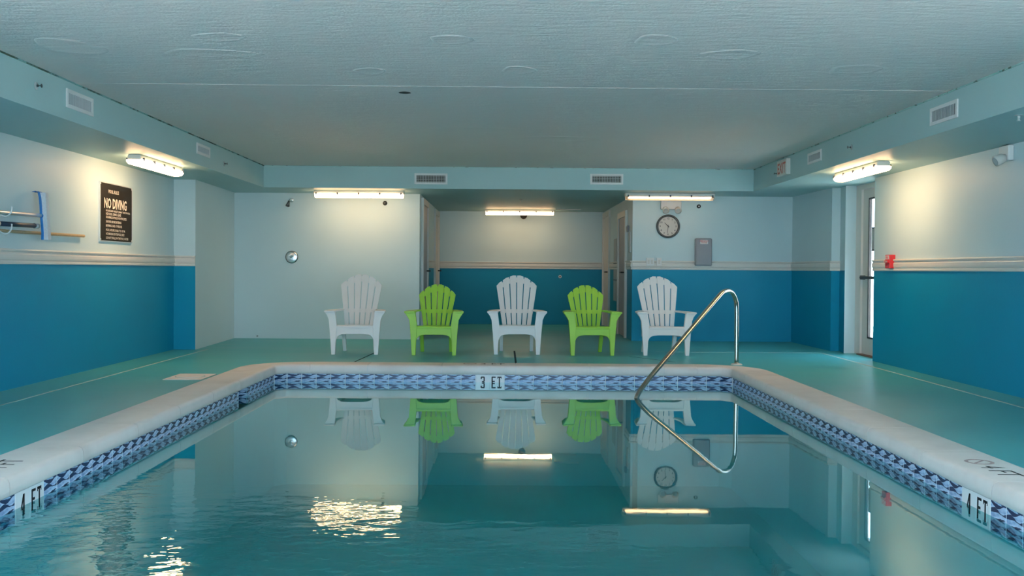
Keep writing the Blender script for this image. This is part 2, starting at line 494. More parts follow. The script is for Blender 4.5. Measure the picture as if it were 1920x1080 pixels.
obj('ceiling_stain', lathe(B(), [(0.05, ZC - 0.004), (0.03, ZC)], (-0.785, 7.87, 0), seg=10), 'dark', ceil)

# --- beams (soffits) round three sides, and the alcove's low ceiling
struct('beam_left', bx(-4.5, -3.26, YN - 0.2, YB + 0.1, ZB, ZC + 0.2), 'beam', 'aqua painted soffit beam along the left wall')
struct('beam_right', bx(3.405, 4.8, YN - 0.2, YB + 0.1, ZB, ZC + 0.2), 'beam', 'aqua painted soffit beam along the right wall')
struct('beam_back', bx(-3.26, 3.405, 13.566, YA + 0.3, ZB, ZC + 0.2), 'beam', 'aqua painted soffit beam across the back and alcove')
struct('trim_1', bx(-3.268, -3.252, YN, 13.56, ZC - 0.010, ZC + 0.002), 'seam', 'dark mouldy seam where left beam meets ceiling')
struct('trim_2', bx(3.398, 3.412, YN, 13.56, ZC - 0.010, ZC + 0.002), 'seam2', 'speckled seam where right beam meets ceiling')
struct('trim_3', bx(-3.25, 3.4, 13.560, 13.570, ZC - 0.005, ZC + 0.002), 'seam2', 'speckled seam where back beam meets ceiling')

# --- walls
WY0, WY1, WZ0, WZ1 = -1.5, 4.0, 0.25, 2.05
def side_wall(b_, x0, x1, yend):
    box(b_, x0, x1, YN - 0.2, WY0, 0, ZB + 0.02); box(b_, x0, x1, WY1, yend, 0, ZB + 0.02)
    box(b_, x0, x1, WY0, WY1, 0, WZ0); box(b_, x0, x1, WY0, WY1, WZ1, ZB + 0.02)
    return b_
struct('wall_left', side_wall(B(), -4.5, XL, 12.6), 'two_tone', 'left wall, pale above and teal blue below the chair rail')
bb = pr([(-4.5, 12.47), (-3.845, 12.47), (-3.93, 14.75), (-4.5, 14.75)], 'z', 0, ZB + 0.02)
me = bb
o = struct('wall_return_left', me, ['two_tone', 'pale'], 'wall return by the shower, blue only on its narrow front')
for f in o.data.polygons:
    if f.normal.x > 0.5: f.material_index = 1
struct('wall_back_left', bx(-4.2, -1.225, YB, YB + 0.25, 0, ZB + 0.02), 'pale', 'pale back wall with the shower')
struct('wall_back_right', bx(1.885, 4.6, YB, YB + 0.25, 0, ZB + 0.02), 'two_tone', 'back wall with the clock, pale above blue')
struct('wall_alcove_left', bx(-1.5, -1.225, YB + 0.25, YA, 0, ZB + 0.02), 'two_tone', 'left side wall of the alcove')
struct('wall_alcove_right', bx(1.885, 2.15, YB + 0.25, YA, 0, ZB + 0.02), 'two_tone', 'right side wall of the alcove')
struct('wall_alcove_back', bx(-1.5, 2.15, YA, YA + 0.2, 0, ZB + 0.02), 'two_tone', 'back wall of the alcove')
struct('wall_right', side_wall(B(), XR, 4.57, 11.52), 'two_tone', 'right wall, pale above and teal blue below the chair rail')
bb = pr([(4.274, 12.94), (4.385, 12.94), (4.335, 12.6), (4.57, 12.6), (4.57, 14.75), (4.22, 14.75)], 'z', 0, ZB + 0.02)
o = struct('wall_return_right', bb, ['two_tone', 'pale'], 'wall return beside the glass door')
for f in o.data.polygons:
    if f.normal.y < -0.9 and f.center.x > 4.4: f.material_index = 1
struct('wall_door_lintel', bx(4.45, 4.57, 11.5, 12.62, 2.12, ZB + 0.03), 'pale', 'lintel over the glass door')

# --- near wall with unseen windows, added for the daylight falling from this side
b = B()
box(b, -4.6, -3.45, YN - 0.2, YN, 0, ZC); box(b, 3.6, 4.9, YN - 0.2, YN, 0, ZC); box(b, -3.45, 3.6, YN - 0.2, YN, 2.36, ZC + 0.1); box(b, -3.45, 3.6, YN - 0.2, YN, -0.25, 0.06)
struct('wall_near', b, 'pale', 'wall behind the photographer with a row of added windows')
nw = 4; ww = 7.05 / nw
for i in range(nw):
    x0 = -3.45 + i * ww; x1 = x0 + ww; b = B(); t_ = 0.04
    for a_ in ((x0, x0 + t_, 0.06, 2.36), (x1 - t_, x1, 0.06, 2.36), (x0 + t_, x1 - t_, 0.06, 0.06 + t_), (x0 + t_, x1 - t_, 2.36 - t_, 2.36)):
        box(b, a_[0], a_[1], YN - 0.13, YN - 0.07, a_[2], a_[3])
    w_ = struct('window_%d' % (i + 1), b, 'white', 'added tall white framed window, unseen behind the photographer')
    obj('pane', bx(x0 + t_, x1 - t_, YN - 0.104, YN - 0.098, 0.06 + t_, 2.36 - t_), 'glass', w_)

for sd, xw_ in ((0, -4.3), (1, 4.44)):  # side windows invented out of view to bring more daylight onto the ceiling
    for i in range(4):
        wl = (WY1 - WY0) / 4; y0 = WY0 + i * wl; y1 = y0 + wl; b = B(); t_ = 0.04
        for a_ in ((y0, y0 + t_, WZ0, WZ1), (y1 - t_, y1, WZ0, WZ1), (y0 + t_, y1 - t_, WZ0, WZ0 + t_), (y0 + t_, y1 - t_, WZ1 - t_, WZ1)):
            box(b, xw_ - .03, xw_ + .03, a_[0], a_[1], a_[2], a_[3])
        w_ = struct('window_%d' % (5 + sd * 4 + i), b, 'white', 'added white framed side window, unseen near the photographer')
        obj('pane', bx(xw_ - .003, xw_ + .003, y0 + t_, y1 - t_, WZ0 + t_, WZ1 - t_), 'glass', w_)
# --- outdoors: path beyond the glass door; terraces invented to bounce sunlight onto the ceiling
struct('exterior_ground', bx(-40, 40, -42, YN - 0.2, -0.15, -0.03), 'conc', 'invented pale concrete terrace outside the added windows')
struct('exterior_path', bx(4.9, 40, YN - 0.2, 40, -0.15, -0.03), 'conc', 'pale concrete path outside the glass door')
struct('added_terrace', bx(-40, -4.6, YN - 0.2, 40, -0.15, -0.03), 'conc', 'invented pale concrete terrace outside the added left windows')

# --- chair rails
def rail_profile():   # (out from wall, z)
    return [(0, 1.045), (0.014, 1.045), (0.018, 1.052), (0.018, 1.066), (0.011, 1.072), (0.011, 1.078), (0.020, 1.085), (0.023, 1.10), (0.023, 1.128), (0.019, 1.136), (0.012, 1.140), (0.012, 1.150), (0.026, 1.156), (0.028, 1.166), (0.022, 1.174), (0, 1.174)]
def rail(n, p, q, label):
    p, q = Vector((*p, 0)), Vector((*q, 0)); d = (q - p).normalized(); nrm = Vector((d.y, -d.x, 0))   # room is on the right of p->q
    bb = B(); A = []; C_ = []
    for u, z in rail_profile():
        A.append(bb.verts.new(p + nrm * u + Vector((0, 0, z)))); C_.append(bb.verts.new(q + nrm * u + Vector((0, 0, z))))
    m = len(A)
    for i in range(m): bb.faces.new((A[i], A[(i + 1) % m], C_[(i + 1) % m], C_[i]))
    bb.faces.new(A); bb.faces.new(C_[::-1])
    struct('trim_%d' % n, bb, 'rail', label)
rail(4, (XL, WY1), (XL, 12.47), 'cream chair rail along the left wall')
rail(5, (-4.115, 12.47), (-3.845, 12.47), 'cream chair rail on the narrow return by the shower')
rail(6, (XR, 11.52), (XR, WY1), 'cream chair rail along the right wall')
rail(7, (1.885, YB), (4.23, YB), 'cream chair rail under the clock')
rail(8, (4.226, 14.55), (4.274, 12.94), 'cream chair rail on the dark side return')
rail(9, (4.250, 12.94), (4.385, 12.94), 'cream chair rail on the narrow return by the glass door')
rail(10, (-1.225, YA), (1.885, YA), 'cream chair rail across the alcove back wall')
rail(11, (-1.225, 15.95), (-1.225, 17.55), 'cream chair rail between the two alcove doors')
rail(12, (1.885, 15.15), (1.885, YB), 'cream chair rail at the alcove right corner')
rail(14, (1.885, 17.5), (1.885, 16.2), 'cream chair rail inside alcove right wall')
# --- doors of the alcove (flat in its side walls)
def alcove_door(n, side, y0, y1, zt, leafmat, label):
    x = -1.225 if side < 0 else 1.885; s = -side     # s: direction into the alcove
    def X(a, c): return (min(x + s * a, x + s * c), max(x + s * a, x + s * c))
    b = B(); fw = 0.09
    box(b, *X(-0.01, 0.035), y0, y0 + fw, 0, zt); box(b, *X(-0.01, 0.035), y1 - fw, y1, 0, zt); box(b, *X(-0.01, 0.035), y0 + fw, y1 - fw, zt - fw, zt)
    d = struct('door_%d' % n, b, 'rail', label)
    obj('door_leaf', bx(*X(-0.01, 0.012), y0 + fw, y1 - fw, 0.01, zt - fw), leafmat, d)
    hy = y1 - fw - 0.08 if side < 0 else y0 + fw + 0.08
    h = obj('door_handle', tube(B(), [(x + s * 0.012, hy, 1.0), (x + s * 0.07, hy, 1.0), (x + s * 0.075, hy + 0.1 * (-1 if side < 0 else 1), 1.0)], 0.011, 8), 'black', d)
    return d
alcove_door(1, -1, 14.85, 15.95, 2.09, 'doorgrey', 'door with white frame at alcove left, nearest the pool')
alcove_door(2, -1, 17.55, 18.65, 2.09, 'ivory', 'ivory door deep in the alcove on its left')
alcove_door(3, 1, 17.55, 18.66, 2.09, 'ivory', 'ivory door deep in the alcove on its right')
d4 = alcove_door(4, 1, 15.15, 16.2, 1.95, 'doorgrey', 'taupe door at alcove right, nearest the pool')

# --- glass exit door in the right wall
DX = 4.49
b = B()
box(b, DX - 0.02, DX + 0.08, 12.42, 12.60, 0, 2.12); box(b, DX - 0.02, DX + 0.08, 11.40, 11.50, 0, 2.12); box(b, DX - 0.02, DX + 0.08, 11.50, 12.42, 2.06, 2.12)
d5 = struct('door_5', b, 'rail', 'glass exit door with ivory frame in the right wall')
b = B()
box(b, DX + 0.005, DX + 0.05, 12.22, 12.415, 0.015, 2.055); box(b, DX + 0.005, DX + 0.05, 11.505, 11.62, 0.015, 2.055)
box(b, DX + 0.005, DX + 0.05, 11.62, 12.22, 1.94, 2.055); box(b, DX + 0.005, DX + 0.05, 11.62, 12.22, 0.015, 0.22)
lf = obj('door_leaf', b, 'ivory', d5)
b = B()
box(b, DX + 0.0, DX + 0.03, 12.195, 12.225, 0.215, 1.945); box(b, DX + 0.0, DX + 0.03, 11.61, 11.64, 0.215, 1.945)
box(b, DX + 0.0, DX + 0.03, 11.64, 12.195, 1.925, 1.945); box(b, DX + 0.0, DX + 0.03, 11.64, 12.195, 0.215, 0.235)
obj('gasket', b, 'black', lf)
obj('pane', bx(DX + 0.022, DX + 0.028, 11.63, 12.2, 0.225, 1.935), 'glass', lf)
b = B(); tube(b, [(DX - 0.045, 12.34, 0.965), (DX - 0.045, 11.54, 0.965)], 0.018, 10)
for yy in (12.34, 11.56): box(b, DX - 0.05, DX + 0.006, yy - 0.02, yy + 0.02, 0.94, 0.99)
obj('panic_bar', b, 'black', lf)
b = bx(DX + 0.008, DX + 0.02, 11.86, 12.13, 1.29, 1.58)
sg = obj('window_notice', b, 'black', lf)
obj('paper', bx(DX + 0.004, DX + 0.009, 11.88, 12.11, 1.31, 1.56), 'greytape', lf)
obj('threshold', bx(DX - 0.06, DX + 0.3, 11.5, 12.42, 0, 0.014), simple('rusty_threshold', (0.22, 0.14, 0.10), 0.6, 0.3), d5)

# ================================================================== THE POOL
pool = empty('swimming_pool', (0, 6, 0))
tag(pool, 'indoor swimming pool with pale coping and blue wave tiles', 'pool')
def child(name, me, mat, **kw):      # world-space mesh under the pool empty
    o = obj(name, me, mat, pool, **kw); o.matrix_parent_inverse = Matrix.Translation((0, -6, 0)); return o
SK0, SK1 = 5.1663 + 25 * TW, 5.1663 + 27 * TW      # skimmer mouth
# basin: walls 9 mm behind the tile faces
b = B()
def offs(pt, o, k): return (pt[0] + (o[0] - pt[0]) / CW * k, pt[1] + (o[1] - pt[1]) / CW * k)
ring = []
for i_, o_ in zip(INNER, OUTER):
    L_ = math.dist(i_, o_); ring.append((i_[0] + (o_[0] - i_[0]) / L_ * 0.009, i_[1] + (o_[1] - i_[1]) / L_ * 0.009))
n = len(ring); DEP = -1.25
tp = [b.verts.new((x, y, -0.06)) for x, y in ring]; bt = [b.verts.new((x, y, DEP)) for x, y in ring]
xw = PXL - 0.009
for i in range(n):
    j = (i + 1) % n
    if abs(ring[i][0] - xw) < 0.02 and abs(ring[j][0] - xw) < 0.02 and min(ring[i][1], ring[j][1]) < 8 and max(ring[i][1], ring[j][1]) > 9.5:
        # long left wall: leave the skimmer mouth open
        lo_, hi_ = (i, j) if ring[i][1] < ring[j][1] else (j, i)
        def q(y0, y1, z0, z1): b.faces.new([b.verts.new((xw, y, z)) for y, z in ((y0, z0), (y1, z0), (y1, z1), (y0, z1))])
        ya, yb = ring[lo_][1], ring[hi_][1]
        q(ya, SK0, DEP, -0.06); q(SK1, yb, DEP, -0.06); q(SK0, SK1, DEP, -0.235)
    else:
        b.faces.new((tp[i], tp[j], bt[j], bt[i]))
b.faces.new(bt)
for f in b.faces: pass
basin = child('pool_basin', b, 'basin')
# coping stones
PROF = [(-0.010, -0.077), (-0.018, -0.070), (-0.020, -0.040), (-0.018, -0.010), (-0.010, 0.008), (0.006, 0.0165), (0.020, 0.018), (0.31, 0.018), (0.327, 0.012), (0.332, -0.02), (0.332, -0.077)]
def coping(inn, out, name='coping_stone', prof=PROF, mat='coping'):
    bb = B(); rows = []
    for i_, o_ in zip(inn, out):
        L_ = math.dist(i_, o_); ux, uy = (o_[0] - i_[0]) / L_, (o_[1] - i_[1]) / L_; k = L_ / CW
        rows.append([bb.verts.new((i_[0] + ux * (u if u < 0.05 else u * k), i_[1] + uy * (u if u < 0.05 else u * k), z)) for u, z in prof])
    m = len(prof)
    for r0, r1 in zip(rows, rows[1:]):
        for k in range(m): bb.faces.new((r0[k], r0[(k + 1) % m], r1[(k + 1) % m], r1[k]))
    bb.faces.new(rows[0]); bb.faces.new(rows[-1][::-1])
    o = child(name, bb, mat, smooth=True)
    o.data.set_sharp_from_angle(angle=math.radians(50))
    return o
def cuts(a, b_, ref, pitch):
    ks = [a] + sorted(ref + k * pitch for k in range(-40, 40) if a + 0.15 < ref + k * pitch < b_ - 0.15) + [b_]
    return list(zip(ks, ks[1:]))
G = 0.0025
e = RO - CW
for y0, y1 in cuts(PY0 + e, PY1 - e, 5.61, 0.84):
    coping([(PXL, y0 + G), (PXL, y1 - G)], [(PXL - CW, y0 + G), (PXL - CW, y1 - G)])
for y0, y1 in cuts(PY0 + e, PY1 - e, 5.63, 0.83):
    coping([(PXR, y0 + G), (PXR, y1 - G)], [(PXR + CW, y0 + G), (PXR + CW, y1 - G)])
for x0, x1 in cuts(PXL + e, PXR - e, 0.14, 0.78):
    coping([(x0 + G, PY1), (x1 - G, PY1)], [(x0 + G, PY1 + CW), (x1 - G, PY1 + CW)])
    coping([(x0 + G, PY0), (x1 - G, PY0)], [(x0 + G, PY0 - CW), (x1 - G, PY0 - CW)])
for c_ in (cFL, cFR, cNL, cNR): coping(*c_)
PM = [(u + (0.006 if u < 0.2 else -0.006), z - (0.005 if z > 0 else 0)) for u, z in PROF]
coping(INNER + INNER[:1], OUTER + OUTER[:1], 'mortar_bed', PM, 'mortar')
# waterline tiles: 6 inch tiles, printed waves
tm = bpy.data.meshes.new('waterline_tile')
g = 0.0032; hw = TW / 2 - g
bb = B()
f0 = [(-hw, 0, -hw), (hw, 0, -hw), (hw, 0, hw), (-hw, 0, hw)]; ch = 0.002
fr_ = [bb.verts.new((x * (1 - ch / hw), -0.008, z * (1 - ch / hw))) for x, _, z in f0]
md_ = [bb.verts.new((x, -0.0065, z)) for x, _, z in f0]; bk_ = [bb.verts.new((x, 0.0, z)) for x, _, z in f0]
bb.faces.new(fr_)
for r0, r1 in ((fr_, md_), (md_, bk_)):
    for i in range(4): bb.faces.new((r0[i], r1[i], r1[(i + 1) % 4], r0[(i + 1) % 4]))
bmesh.ops.recalc_face_normals(bb, faces=bb.faces[:]); bb.to_mesh(tm); bb.free()
tmw = tm.copy(); tm.materials.append(M['tile']); tmw.materials.append(M['markertile'])
TZ = -0.078 - TW / 2
def tile(x, y, rz, me=tm, name='waterline_tile'):
    """tile back at (x, y); its local -Y faces the pool"""
    o = bpy.data.objects.new(name, me); o.parent = pool; o.location = (x, y - 6, TZ); o.rotation_euler = (0, 0, rz)
    COL.objects.link(o); return o
# block lettering for the markers
def glyph(ch):
    w, t = 0.044, 0.0135; H = 0.108
    R = {'F': [(0, t, 0, H), (t, w, H - t, H), (t, w * 0.8, H * 0.47, H * 0.47 + t)],
         'T': [(w / 2 - t / 2, w / 2 + t / 2, 0, H), (0, w, H - t, H), (0, 0.006, H - 1.7 * t, H - t), (w - 0.006, w, H - 1.7 * t, H - t)],
         '3': [(w - t, w, 0.006, H * .46), (w - t, w, H * .54, H - 0.006), (0.004, w - 0.004, H - t, H), (0.004, w - 0.004, 0, t), (w * .3, w - 0.006, H * .5 - t / 2, H * .5 + t / 2), (0, t, H * .76, H - 0.006), (0, t, 0.006, H * .24)],
         '4': [(w * .62, w * .62 + t, 0, H * .98), (0, w, H * .26, H * .26 + t)]}
    bb = B()
    for x0, x1, z0, z1 in R[ch]: box(bb, x0, x1, -0.0008, 0, z0, z1)
    if ch == '4': prism(bb, [(0, H * .26), (t * .95, H * .26 + t * .5), (w * .62 + t, H * .98), (w * .62 - 0.001, H * .98)], 'y', -0.0008, 0)
    return bb
def marker(xc, yc, rz, digit, first):
    """two white tiles; `first` is the tile that stands left when read"""
    dx, dy = math.cos(rz), math.sin(rz)
    for k, gl in ((-0.5, [(digit, -0.022)]), (0.5, [('F', -0.060), ('T', 0.002)])):
        o = tile(xc + dx * TW * k, yc + dy * TW * k, rz, tmw, 'depth_marker_tile')
        o['label'] = 'white tile with black depth lettering'
        for chx, ox in gl:
            obj('depth_lettering', glyph(chx), 'print', o, loc=(ox, -0.0081, TW / 2 - 0.020 - 0.108))
MX = -0.2843
for k in range(-13, 17):
    if k in (0, 1): continue
    tile(MX + (k + .5) * TW, PY1 + 0.008, 0)
marker(MX + TW, PY1 + 0.008, 0, '3', 0)
# angled corner tiles
tile(PXL + 0.054 - 0.0057, PY1 - 0.054 + 0.0057, PI / 4)
tile(PXR - 0.054 + 0.0057, PY1 - 0.054 + 0.0057, -PI / 4)
for k in range(-25, 34):
    y = 5.1663 + (k + .5) * TW
    if k in (-2, -1) or SK0 < y < SK1: continue
    tile(PXL - 0.008, y, PI / 2)
marker(PXL - 0.008, 5.1663 - TW, PI / 2, '4', 0)
for k in range(-23, 36):
    if k in (0, 1): continue
    tile(PXR + 0.008, 4.8498 + (k + .5) * TW, -PI / 2)
marker(PXR + 0.008, 4.8498 + TW, -PI / 2, '4', 0)
# skimmer mouth in the left wall
b = B()
box(b, xw - 0.30, xw - 0.29, SK0, SK1, -0.24, -0.06); box(b, xw - 0.29, xw, SK0, SK1, -0.25, -0.24); box(b, xw - 0.29, xw, SK0, SK1, -0.075, -0.065)
box(b, xw - 0.29, xw, SK0 - 0.01, SK0, -0.24, -0.075); box(b, xw - 0.29, xw, SK1, SK1 + 0.01, -0.24, -0.075)
child('skimmer_throat', b, 'basin')
for k in range(2): tile(xw - 0.074 - k * TW, SK1, 0)
# grout behind the tiles
b = B(); gr_ = []
for i_, o_ in zip(INNER, OUTER):
    L_ = math.dist(i_, o_); gr_.append((i_[0] + (o_[0] - i_[0]) / L_ * 0.0015, i_[1] + (o_[1] - i_[1]) / L_ * 0.0015))
for i in range(len(gr_)):
    j = (i + 1) % len(gr_); p_, q_ = gr_[i], gr_[j]
    def gq(a_, c_): b.faces.new([b.verts.new(v) for v in ((a_[0], a_[1], -0.236), (c_[0], c_[1], -0.236), (c_[0], c_[1], -0.070), (a_[0], a_[1], -0.070))])
    if p_[0] < -2.3 and q_[0] < -2.3 and abs(p_[1] - q_[1]) > 3:
        if p_[1] > q_[1]: gq(p_, (p_[0], SK1)); gq((p_[0], SK0), q_)
        else: gq(p_, (p_[0], SK0)); gq((p_[0], SK1), q_)
    else: gq(p_, q_)
child('grout_band', b, 'grout')
# print on the coping
def coping_print(cx, cy, along, up, digit):
    """along: reading direction, up: direction of the letter tops (both 2D unit vectors)"""
    me4 = text_mesh('%s FT' % digit, 0.13, 0.0, 0.8, 'LEFT')
    R = Matrix(((along[0], up[0], 0, 0), (along[1], up[1], 0, 0), (0, 0, 1, 0), (0, 0, 0, 1)))
    me = me4.copy(); me.materials.append(M['worn'])
    o = bpy.data.objects.new('depth_lettering', me); COL.objects.link(o); o.parent = pool
    o.matrix_local = Matrix.Translation((cx, cy - 6, 0.0186)) @ R
    bb = B(); ri = [bb.verts.new((0.055 * math.cos(a), 0.055 * math.sin(a), 0)) for a in [2 * PI * k / 20 for k in range(20)]]
    ro = [bb.verts.new((0.075 * math.cos(a), 0.075 * math.sin(a), 0)) for a in [2 * PI * k / 20 for k in range(20)]]
    for k in range(20): bb.faces.new((ri[k], ri[(k + 1) % 20], ro[(k + 1) % 20], ro[k]))
    bb.faces.new([bb.verts.new(p) for p in ((-0.045, 0.035, 0.0004), (-0.035, 0.045, 0.0004), (0.045, -0.035, 0.0004), (0.035, -0.045, 0.0004))])
    o2 = obj('no_diving_mark', bb, 'wornred', pool)
    o2.matrix_local = Matrix.Translation((cx - along[0] * 0.11 + up[0] * 0.065, cy - 6 - along[1] * 0.11 + up[1] * 0.065, 0.0186)) @ R
coping_print(-2.485, 4.95, (0, 1), (-1, 0), '4')
coping_print(2.495, 5.19, (0, -1), (1, 0), '4')
coping_print(-0.24, 10.60, (1, 0), (0, 1), '3')
# water
b = B(); b.faces.new([b.verts.new((x, y, WZ)) for x, y in [(i_[0] + (o_[0] - i_[0]) * 0.02, i_[1] + (o_[1] - i_[1]) * 0.02) for i_, o_ in zip(INNER, OUTER)]])
water = obj('pool_water', b, 'water'); tag(water, 'still teal pool water mirroring the chairs and lamps', 'water', kind='stuff')
for f in water.data.polygons:
    if f.normal.z < 0: f.flip()
# skimmer lid on the deck
sk = empty('skimmer_lid', (-2.93, 9.35, 0)); tag(sk, 'cream skimmer lid frame set in the deck left of the pool', 'skimmer lid')
obj('lid_frame', bx(-0.175, 0.175, -0.25, 0.25, 0, 0.006), 'coping', sk, bevel=0.003)
obj('lid', lathe(B(), [(0.125, 0.006), (0.125, 0.010), (0.118, 0.012)], seg=28), 'coping', sk)
obj('lid_ring', lathe(B(), [(0.138, 0.0061), (0.138, 0.0075), (0.128, 0.0075)], seg=28), 'joint', sk)

# --- handrail into the pool
hr = empty('pool_handrail', (2.576, 10.924, 0)); tag(hr, 'bent stainless steel handrail entering the far right pool corner', 'handrail')
pts = [(2.576, 10.924, 0), (2.572, 10.918, 0.38), (2.567, 10.912, 0.64), (2.551, 10.893, 0.715), (2.508, 10.839, 0.785), (2.448, 10.764, 0.818), (2.376, 10.673, 0.812), (2.300, 10.578, 0.766),
       (1.943, 10.131, 0.465), (1.604, 9.706, 0.180), (1.430, 9.488, 0.035), (1.350, 9.388, -0.040), (1.285, 9.306, -0.108), (1.252, 9.265, -0.17), (1.244, 9.255, -0.30), (1.244, 9.255, -1.2)]
pp = smooth_path(pts, 5)
o = obj('rail_tube', tube(B(), pp, 0.024, 16), 'steel', hr, smooth=True); o.matrix_parent_inverse = Matrix.Translation((-2.576, -10.924, 0))
obj('base_flange', lathe(B(), [(0.062, 0.0), (0.062, 0.008), (0.050, 0.016), (0.030, 0.018)], seg=24), M['rail'], hr)

# ================================================================== CHAIRS
def make_chair(mat, top, fw, aw, bw, label):
    root = empty('adirondack_chair'); tag(root, label, 'chair', 'adirondack chairs in a row behind the pool')
    k = fw / 0.285            # foot half-width ratio
    def part(name, bb, bevel=0.004): return obj(name, bb, mat, root, bevel=bevel)
    leg = [(-.285 * k, 0), (-.238 * k, 0), (-.228 * k, .20), (-.219 * k, .34), (-.24 * k, .508), (-aw, .508), (-aw * .965, .495), (-aw * .91, .468), (-.318 * k, .42), (-.302 * k, .25)]
    for s in (-1, 1):
        p = [(-x * s, z) for x, z in leg]
        o = part('leg', pr(p, 'y', lambda q_: -0.005 + 0.0 * q_[1], 0.045))
        # rear leg
        part('leg', pr([(.36, .30), (.44, .30), (.565, 0), (.525, 0)], 'x', s * .195 * k - .022, s * .195 * k + .022))
        part('side_rail', pr([(0.03, .235), (0.03, .325), (.46, .27), (.46, .20)], 'x', s * .222 * k - .012, s * .222 * k + .012))
        # arm: widest at the front, narrows to the back
        arm = [(s * aw, -.03), (s * aw * 1.0, .06), (s * aw * .93, .30), (s * .255, .52), (s * .19, .54), (s * .20, .47), (s * .245 * k, .25), (s * .232 * k, .0), (s * .245 * k, -.03)]
        part('armrest', pr(arm, 'z', .508, .528))
    ap = [(-.232 * k, .165), (-.216 * k, .205), (-.195 * k, .228), (-.16 * k, .240), (-.10, .246)]
    ap = ap + [(-x, z) for x, z in ap[::-1]] + [(.222 * k, .338), (-.222 * k, .338)]
    part('apron', pr(ap, 'y', 0.004, 0.03))
    st = [(-0.008, .318), (-0.010, .338), (0.0, .350), (.03, .354), (.12, .342), (.45, .278), (.45, .262), (.12, .322), (.04, .334), (0.012, .330)]
    part('seat', pr(st, 'x', -.222 * k, .222 * k), 0.003)
    # fan back: six slats joined by bands
    zb = .27
    Y = lambda q_: .405 + .44 * (q_[1] - .28)
    Yb = lambda q_: Y(q_) + .018
    corner_z = top - .14
    bnd = lambda j, z: bw * j * (.0575 + .0255 * (z - .35) / (corner_z + .05 - .35))
    arc = lambda x: top - .14 * (x / (.245 * bw)) ** 2
    for j in range(-3, 3):
        gp = .0055
        lo_ = [(bnd(j, zb) + gp, zb)]; 
        xl, xr_ = bnd(j, corner_z) + gp, bnd(j + 1, corner_z) - gp
        def topx(jj, off):
            z = corner_z
            for _ in range(6): z = arc(bnd(jj, z) + off)
            return (bnd(jj, z) + off, z)
        L_, R_ = topx(j, gp), topx(j + 1, -gp)
        mid = ((L_[0] + R_[0]) / 2, arc((L_[0] + R_[0]) / 2) + .006)
        poly = [(bnd(j, zb) + gp, zb), (bnd(j + 1, zb) - gp, zb), R_, mid, L_]
        part('back_slat', pr(poly, 'y', Y, Yb), 0.003)
    Y2 = lambda q_: Y(q_) + .002
    Y3 = lambda q_: Y(q_) + .016
    def band(z0, z1):
        part('back_band', pr([(-bnd(3, z0) + .004, z0), (bnd(3, z0) - .004, z0), (bnd(3, z1) - .004, z1), (-bnd(3, z1) + .004, z1)], 'y', Y2, Y3), 0.0)
    band(zb + .002, .335); band(.485, .53)
    xs = [bw * (-.228 + .456 * i / 12) for i in range(13)]
    part('back_band', pr([(x * .985, arc(x) - .088) for x in xs] + [(x, arc(x) - .022) for x in xs[::-1]], 'y', Y2, Y3), 0.0)
    return root
def copy_tree(o, parent=None):
    c = o.copy(); COL.objects.link(c); c.parent = parent
    for ch in list(o.children): copy_tree(ch, c)
    return c
wc = make_chair('wchair', 0.955, .278, .362, 1.08, 'white resin adirondack chair, the leftmost, in front of the pale shower wall')
gc = make_chair('gchair', 0.838, .262, .352, 0.97, 'lime green adirondack chair at the left edge of the alcove')
wc.location = (-1.770, 11.90, 0); wc.rotation_euler.z = 0.02
gc.location = (-0.822, 11.86, 0)
w2 = copy_tree(wc); w2['label'] = 'white resin adirondack chair in the middle of the row'; w2.location = (0.172, 12.05, 0); w2.rotation_euler.z = 0
g2 = copy_tree(gc); g2['label'] = 'lime green adirondack chair at the right edge of the alcove'; g2.location = (1.083, 11.97, 0); g2.rotation_euler.z = 0.07
w3 = copy_tree(wc); w3['label'] = 'white resin adirondack chair, the rightmost, partly behind the handrail'; w3.location = (1.985, 12.04, 0); w3.rotation_euler.z = 0.03

# ================================================================== LAMPS
def lamp(loc, rz, strength, label, clear=False, clip_side=-1):
    """vapour-tight fluorescent fitting, long axis local X, hangs from z=0 downwards"""
    root = empty('fluorescent_lamp', loc, rz); tag(root, label, 'lamp', 'fluorescent lamps under the beams')
    L = 0.63
    hp = [(-.066, -.050), (-.066, -.015), (-.055, 0), (.055, 0), (.066, -.015), (.066, -.050)]
    obj('housing', pr(hp, 'x', -L, L), 'rail', root, bevel=0.008)
    lp = [(-.080, -.050), (-.080, -.070), (-.060, -.093), (-.025, -.101), (.025, -.101), (.060, -.093), (.080, -.070), (.080, -.050)]
    bb = B()
    if clear:
        prism(bb, lp, 'x', -L + .015, L - .015)
        obj('lens', bb, 'lens_clear', root)
        for s in (-1, 1):
            obj('tube', tube(B(), [(-L + .05, s * .030, -.066), (L - .05, s * .030, -.066)], .013, 10), lit('lit_tube', strength * 2.2), root)
        obj('reflector', bx(-L + .03, L - .03, -.06, .06, -.052, -.0505), 'white', root)
    else:
        prism(bb, lp, 'x', -L + .015, L - .015)
        obj('lens', bb, lit('lit_lamp_lens', strength), root)
    for s in (-1, 1):
        for i in range(5):
            x = (-.94 + i * .47) * L
            obj('clip', bx(x - .009, x + .009, s * .080 - .008, s * .080 + .008, -.064, -.032), 'navy', root)
    return root
lamp((-3.585, 10.33, ZB), PI / 2, LAMP * 1.0, 'glowing fluorescent lamp under the left beam near the rules sign')
lamp((3.715, 10.36, ZB), PI / 2, LAMP * 1.0, 'glowing fluorescent lamp under the right beam near the glass door')
lamp((-2.03, 14.03, ZB), 0, LAMP * 0.6, 'glowing fluorescent lamp above the pale shower wall')
lamp((2.335, 14.03, ZB), 0, LAMP * 0.12, 'fluorescent lamp with two visible tubes above the clock', clear=True)
lamp((0.29, 18.1, ZB), 0, LAMP * 0.5, 'glowing fluorescent lamp deep inside the alcove')

